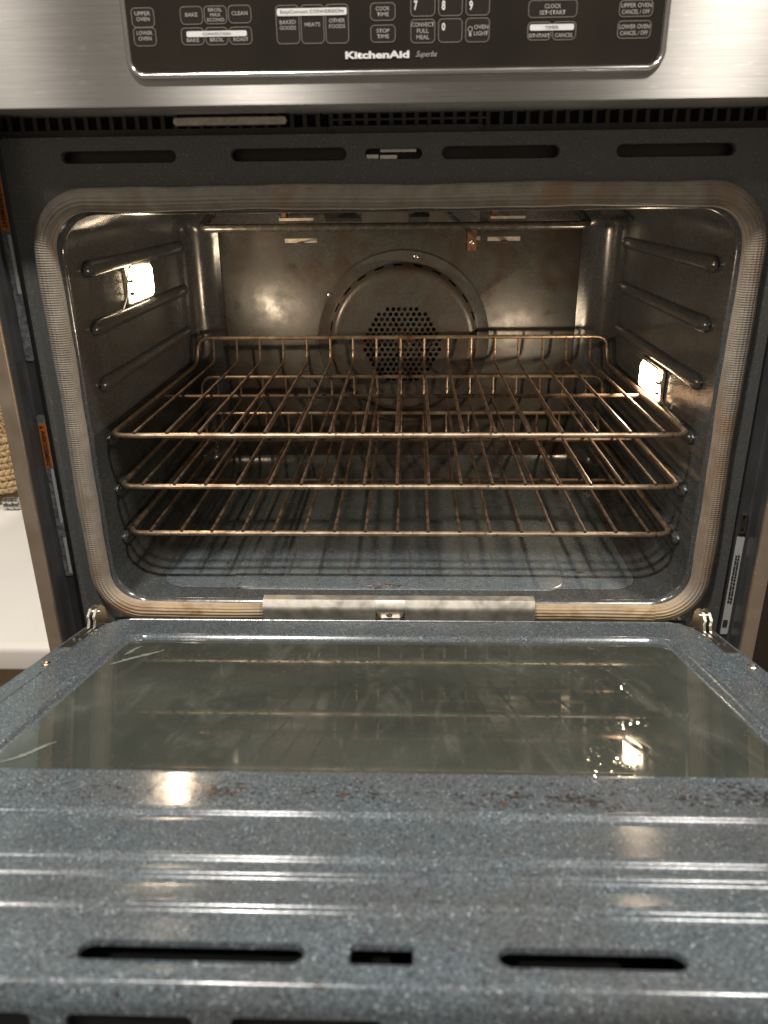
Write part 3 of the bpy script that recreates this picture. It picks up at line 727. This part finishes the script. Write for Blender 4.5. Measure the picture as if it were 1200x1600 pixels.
for k, t in (('k7', '7'), ('k8', '8'), ('k9', '9'), ('k0', '0')):
    x0, x1, z0, z1 = K[k]; lettering('key_digit', t, x0+0.0030, x0+0.0056, z1-0.0078-(0.0060 if k != 'k0' else 0), z1-0.0028-(0.0048 if k != 'k0' else 0), KY-0.0005, M['print_white'], cg, 0.03)
for xa, xb, za, zb, t, wd in ((-0.1569, -0.1108, 0.1062, 0.1100, 'CONVECTION', 0.46), (-0.0871, -0.0345, 0.1188, 0.1236, 'EasyConvect CONVERSION', 0.90), (0.1025, 0.1354, 0.1063, 0.1103, 'TIMER', 0.30)):
    mb = MB(); s = rrect(xa, xb, za, zb, 0.0012, 4); mb.add([(a, KY-0.0006, b) for a, b in s], [tuple(range(len(s)))]); mb.build('title_bar', M['print_white'], cg, 0, PV)
    c = (xa+xb)/2; h = (xb-xa)*wd/2; lettering('title_lettering', t, c-h, c+h, za+0.0010, zb-0.0010, KY-0.0008, M['print_dark'], cg, 0.0)
lettering('brand_lettering', 'KitchenAid', -0.0364, 0.0124, 0.0898, 0.0949, KY-0.0006, M['print_white'], cg, 0.045)
lettering('script_lettering', 'Superba', 0.0173, 0.0333, 0.0893, 0.0943, KY-0.0006, M['print'], cg, 0.0, 0.45)

# ================================================================== DOOR (dropped open, 14 degrees short of level)
AL = math.radians(14); HZ = -0.403
def D(X, s, t): return Vector((X, -s*math.cos(AL)+t*math.sin(AL), HZ+s*math.sin(AL)+t*math.cos(AL)))
dt = lambda p: D(*p)
XE = 0.3005
mb = MB()
for sg in (-1, 1):
    xs = sorted((sg*0.2755, sg*XE)); mb.box((xs[0], 0.054, -0.0452), (xs[1], 0.500, -0.0042))
mb.box((-0.2755, 0.056, -0.0455), (0.2755, 0.528, -0.040))
# the hinge end curls down in front of the frame
pr = round_poly([(0.060, -0.003), (0.0525, -0.004), (0.040, -0.020), (0.040, -0.045)], 0.006, 5)
mb.loft([[(-XE, a, b) for a, b in pr], [(XE, a, b) for a, b in pr]], False)
door = mb.build('door', M['enamel_door'], oven, 30, dt); tag(door, 'oven door lying open, speckled blue-grey enamel inside')
# liner: flat border ring, bevel to the glass, stepped outer end
win = lambda i: rrect(-0.2500+i, 0.2500-i, 0.0995+i, 0.3655-i*0.5, 0.018, 8)
lout = [(-0.2780, 0.4010), (-0.2780, 0.3675), (-0.2780, 0.095), (-0.2765, 0.074), (-0.269, 0.059), (-0.260, 0.0540), (0.260, 0.0540), (0.269, 0.059), (0.2765, 0.074), (0.2780, 0.095), (0.2780, 0.3675), (0.2780, 0.4010)]
v2, fs = plate(lout, [win(0)])
LT = lambda b: -0.055*max(0.0, b-0.367)
mb = MB(); mb.add([(a, b, LT(b)) for a, b in v2], fs)
mb.loft([[(a, b, LT(b)) for a, b in lout], [(a*1.003, b-0.0005, LT(b)+0.0009) for a, b in lout], [(a*1.0075, b-0.0014, LT(b)+0.0006) for a, b in lout], [(a*1.0095, b-0.0022, LT(b)-0.0012) for a, b in lout], [(a*1.0095, b-0.0024, -0.006) for a, b in lout]], False)
mb.loft([[(a, b, t if b < 0.34 else min(t, 0.0)) for a, b in win(i)] for i, t in ((0, 0), (0.0012, 0.0010), (0.0026, 0.0016), (0.0042, 0.0012), (0.0056, -0.0002), (0.0066, -0.0022), (0.0082, -0.0032), (0.0100, -0.0030), (0.0114, -0.0044), (0.0118, -0.0070))])
liner = mb.build('door_liner', M['enamel_door'], door, 40, dt)
prof = [(0.4008, -0.0020), (0.4022, 0.0002), (0.4062, 0.0004), (0.4085, -0.0024), (0.4120, -0.0026), (0.4470, 0.0016), (0.4490, 0.0036), (0.4522, 0.0036), (0.4544, 0.0010), (0.4600, 0.0008), (0.4622, 0.0036), (0.4652, 0.0036), (0.4674, 0.0008), (0.4710, 0.0006), (0.4830, 0.0018), (0.4850, 0.0044), (0.4886, 0.0044), (0.4912, 0.0014), (0.4950, 0.0012)]
prof = round_poly(prof, 0.0017, 6)
mb = MB(); nx = 6
mb.loft([[(-XE+2*XE*k/nx, s_, t_) for s_, t_ in prof] for k in range(nx+1)], False)
edge = round_poly([(0.5245, 0.0012), (0.5300, 0.0012), (0.5327, -0.0050), (0.5330, -0.0075)], 0.0040, 9)
mb.loft([[(-XE+2*XE*k/nx, s_, t_) for s_, t_ in edge] for k in range(nx+1)], False)
ds = [rrect(-0.1165, -0.0270, 0.5090, 0.5206, 0.0052, 5), rrect(-0.0094, 0.0151, 0.5086, 0.5204, 0.0012, 2), rrect(0.0478, 0.1198, 0.5088, 0.5204, 0.0052, 5)]
v2, fs = plate([(-XE, 0.4950), (XE, 0.4950), (XE, 0.5245), (-XE, 0.5245)], ds)
mb.add([(a, b, 0.0012) for a, b in v2], fs)
for s in ds:
    cx = sum(p[0] for p in s)/len(s); cz = sum(p[1] for p in s)/len(s)
    q = lambda g: [(cx+(a-cx)*(1-g*0.03), cz+(b-cz)*(1-g*0.22)) for a, b in s]
    mb.loft([[(a, b, t_) for a, b in q(g_)] for g_, t_ in ((0, 0.0012), (0.06, 0.0019), (0.16, 0.0022), (0.26, 0.0019), (0.34, 0.0010), (0.38, -0.0006))])
es = [rrect(x0, x1, -0.0250, -0.0106, 0.0030, 4) for x0, x1 in ((-0.220, -0.1275), (-0.1145, -0.0665), (-0.0525, 0.004))]
v2, fs = plate([(-XE, -0.0075), (XE, -0.0075), (XE, -0.045), (-XE, -0.045)], es)
mb.add([(a, 0.5330, b) for a, b in v2], fs)
for s in es: mb.loft([[(a, 0.5330, b) for a, b in s], [(a, 0.5290, b) for a, b in s]])
mb.build('door_end', M['enamel_door'], door, 40, dt)
mb = MB(); mb.box((-0.27, 0.490, -0.0190), (0.27, 0.526, -0.0180)); mb.box((-0.27, 0.5262, -0.039), (0.27, 0.5272, -0.0080)); mb.build('slot_backing', M['black'], door, 0, dt)
mb = MB(); mb.box((-0.120, 0.4985, -0.0170), (0.006, 0.5050, -0.0090)); mb.box((0.040, 0.4985, -0.0170), (0.098, 0.5050, -0.0090)); mb.build('inner_rail', M['channel'], door, 0, dt)
# glass
s = rrect(-0.2400, 0.2400, 0.1090, 0.3610, 0.010, 6)
mb = MB(); mb.loft([[(a, b, -0.0080) for a, b in s], [(a, b, -0.0030) for a, b in s]], True, True, True)
glass = mb.build('window_glass', M['window'], door, 20, dt); tag(glass, 'dull grey-green window pane of the oven door')
# dried smears in the corners of the pane
rnd = random.Random(21)
def smear(p0, p1, wd, name='dried_smear'):
    a, b = Vector(p0), Vector(p1); n = 22; L0 = []; L1 = []
    d = (b-a).normalized(); nn = Vector((-d.y, d.x))
    for k in range(n+1):
        t = k/n; c = a.lerp(b, t)+nn*0.0015*math.sin(t*5.0+p0[1]*90)
        ww = wd*math.sin(PI*min(1, t*0.94+0.04))**0.6*(0.55+0.45*rnd.random())
        L0.append((c.x+nn.x*ww, c.y+nn.y*ww, -0.0027)); L1.append((c.x-nn.x*ww*rnd.uniform(0.2, 1), c.y-nn.y*ww*rnd.uniform(0.2, 1), -0.0027))
    mb = MB(); mb.loft([L0, L1], False); mb.build(name, M['smear'], door, 0, dt)
smear((-0.2340, 0.176), (-0.2020, 0.136), 0.0034); smear((-0.2330, 0.150), (-0.2230, 0.128), 0.0022)
smear((-0.2350, 0.350), (-0.2120, 0.322), 0.0026)
# door screws, hinge arms and their pockets
screw_head(D(-0.2892, 0.1728, -0.0042), (0, math.sin(AL), math.cos(AL)), 0.0042, M['copper'], door)
screw_head(D(0.2935, 0.1657, -0.0042), (0, math.sin(AL), math.cos(AL)), 0.0046, M['screw'], door)
for sg in (-1, 1):
    xc = sg*0.2905
    mb = MB(); mb.box((xc-0.0060, 0.066, -0.0040), (xc+0.0060, 0.132, -0.0035)); mb.build('hinge_pocket', M['black'], door, 0, dt)
    mb = MB()
    for xx in (xc-0.0060, xc+0.0050): mb.box((xx, 0.064, -0.0042), (xx+0.0010, 0.132, -0.0026))
    mb.box((xc-0.0060, 0.1315, -0.0042), (xc+0.0060, 0.1330, -0.0026)); mb.build('pocket_lip', M['zinc'], door, 0, dt)
    # claw shaped arm rising from the door and reaching back into the frame (Y, Z outline)
    arm = [(0.004, -0.436), (0.004, -0.424), (-0.030, -0.4080), (-0.044, -0.3920), (-0.047, -0.3795), (-0.054, -0.3725), (-0.064, -0.3715), (-0.072, -0.3760), (-0.071, -0.3815), (-0.074, -0.3860), (-0.086, -0.3835), (-0.106, -0.3785), (-0.108, -0.3830), (-0.090, -0.3930), (-0.064, -0.4060), (-0.030, -0.4280)]
    for dx, th in ((-0.0040, 0.0024), (0.0016, 0.0024)):
        mb = MB(); x0 = xc+dx
        mb.loft([[(x0, a, b) for a, b in arm], [(x0+th, a, b) for a, b in arm]], True, True, True); mb.build('hinge_arm', M['zinc'], door, 0)
    mb = MB(); mb.tube([(xc-0.0052, -0.060, -0.3775), (xc+0.0052, -0.060, -0.3775)], 0.0030, 12); mb.tube([(xc-0.0052, -0.090, -0.3875), (xc+0.0052, -0.090, -0.3875)], 0.0020, 10); mb.build('hinge_pin', M['screw'], door)
    mb = MB(); mb.box((xc-0.0075, -0.0022, -0.440), (xc+0.0075, -0.0005, -0.418)); mb.build('hinge_opening', M['black'], frame, 0)

# ================================================================== RACKS
RS = lambda p: Vector(p)*CS
def make_rack(label):
    rk = empty('oven_rack', (0, 0, 0), label, 'oven rack', 'wire racks in the oven')
    w_, yr, h = 0.2805, 0.340, 0.0345
    pts = [(0, 0, 0), (w_, 0, 0), (w_, yr-0.004, 0), (w_-0.002, yr+0.004, h), (0, yr+0.004, h)]
    half = round_poly(pts, 0.016, 6)
    loop = half[:-1] + [half[-1]] + [(-x_, y_, z_) for x_, y_, z_ in half[::-1][1:-1]]
    mb = MB(); mb.tube(loop, 0.0027, 10, closed=True); mb.build('rack_frame', M['rack_worn'], rk, 35, RS)
    mb = MB(); mb.tube([(-w_, 0.172, -0.0042), (w_, 0.172, -0.0042)], 0.0025, 10); mb.build('cross_bar', M['rack'], rk, 35, RS)
    wm = None
    for k in range(17):
        x_ = -0.2558+0.5116*k/16
        if wm is None:
            pw = [(0, -0.0018, 0.0032), (0, 0.10, 0.0030), (0, 0.25, 0.0030), (0, yr-0.003, 0.0030), (0, yr+0.0018, h-0.001)]
            mb = MB(); mb.tube(round_poly(pw, 0.012, 6), 0.00165, 8); o = mb.build('rack_wire', M['rack'], rk, 35, RS); wm = o.data
        else:
            o = bpy.data.objects.new('rack_wire', wm); col.objects.link(o); o.parent = rk; o.matrix_parent_inverse = wmat(rk).inverted()
        o.location = (x_*CS+random.uniform(-0.0006, 0.0006), 0, 0)
    return rk
def copy_tree(root, label):
    r = root.copy(); col.objects.link(r); r['label'] = label
    for ch in root.children:
        c = ch.copy(); col.objects.link(c); c.parent = r
    return r
r1 = make_rack('top wire oven rack, nearest the two lit lamps')
r2 = copy_tree(r1, 'middle wire oven rack, between the top and bottom racks')
r3 = copy_tree(r1, 'lowest wire oven rack, just above the cavity floor')
for rk, y, z in ((r1, 0.0150, -0.2226), (r2, 0.0195, -0.2775), (r3, 0.0245, -0.3310)): rk.location = IN((0, y, z))

# ================================================================== AROUND THE OVEN
mb = MB(); pr = round_poly([(0.62, -0.489), (0.004, -0.489), (0.004, -0.4625), (0.010, -0.4575), (0.62, -0.4575)], 0.004, 4)
mb.loft([[(-1.1, a, b) for a, b in pr], [(-0.3640, a, b) for a, b in pr]], False, False, False)
ct = mb.build('countertop', M['white'], None, 40); tag(ct, 'white countertop running past the left side of the oven', 'countertop')
mb = MB(); mb.box((-1.1, 0.030, -1.2), (-0.3640, 0.60, -0.4895)); cb = mb.build('base_cabinet', M['tan'], None, 0); tag(cb, 'tan base cabinet below the white countertop', 'cabinet')
mb = MB(); mb.box((0.3640, 0.012, -1.2), (1.0, 0.60, 0.30)); cr = mb.build('tall_cabinet', M['wood'], None, 0); tag(cr, 'dark brown cabinet panel at the right of the oven', 'cabinet')
mb = MB(); mb.box((-1.6, 0.63, -1.2), (-0.362, 0.65, 0.6)); wl = mb.build('wall', M['teal'], None, 0); wl['kind'] = 'structure'
# wicker basket with chrome hinge barrels at its foot
bk = empty('wicker_basket', (-0.72, 0.50, -0.4575), 'braided wicker basket standing on the white countertop', 'basket')
wv = MB(); rb = random.Random(9)
ring = rrect(-0.86, -0.603, 0.405, 0.60, 0.03, 6); per = []
for i, p_ in enumerate(ring):
    q_ = ring[(i+1) % len(ring)]; d = math.hypot(q_[0]-p_[0], q_[1]-p_[1]); n = max(1, round(d/0.010))
    for k in range(n): per.append((p_[0]+(q_[0]-p_[0])*k/n, p_[1]+(q_[1]-p_[1])*k/n))
for row in range(9):
    z = -0.4300+row*0.0098
    for i, (x_, y_) in enumerate(per):
        q_ = per[(i+1) % len(per)]; t = Vector((q_[0]-x_, q_[1]-y_, 0)).normalized(); o_ = Vector((t.y, -t.x, 0))
        c = Vector((x_, y_, z+rb.uniform(-0.0008, 0.0008))); ax = (t*0.8+Vector((0, 0, 0.55 if row % 2 else -0.55))).normalized()
        pts = [c+ax*0.0082*u+o_*(0.0030*(1-u*u)) for u in (-1, -0.6, 0, 0.6, 1)]
        wv.tube(pts, lambda f: 0.0012+0.0032*math.sin(PI*f), 6)
we = wv.build('weave', M['wicker'], bk, 60); we['kind'] = 'stuff'
mb = MB(); mb.box((-0.858, 0.408, -0.434), (-0.606, 0.598, -0.430)); mb.build('base_board', M['wicker'], bk, 0)
for zz, xx in ((-0.4425, -0.612), (-0.4510, -0.611)):
    mb = MB(); loops = []
    for u, r_ in ((0.0, 0.0035), (0.0005, 0.0055), (0.006, 0.0065), (0.0068, 0.0050), (0.0085, 0.0050), (0.0093, 0.0066), (0.016, 0.0066), (0.0168, 0.0050), (0.0180, 0.0050), (0.0188, 0.0062), (0.0245, 0.0058), (0.025, 0.0035)):
        loops.append([(xx+u-0.006, 0.396+r_*math.cos(a), zz+r_*math.sin(a)) for a in [2*PI*k/14 for k in range(14)]])
    mb.loft(loops, True, True, True); mb.build('hinge_barrel', M['chrome'], bk)

# ------------------------------------------------------------------ render
scene.render.engine = 'CYCLES'
scene.render.resolution_x = 768; scene.render.resolution_y = 1024
try:
    scene.cycles.use_denoising = True
except Exception: pass
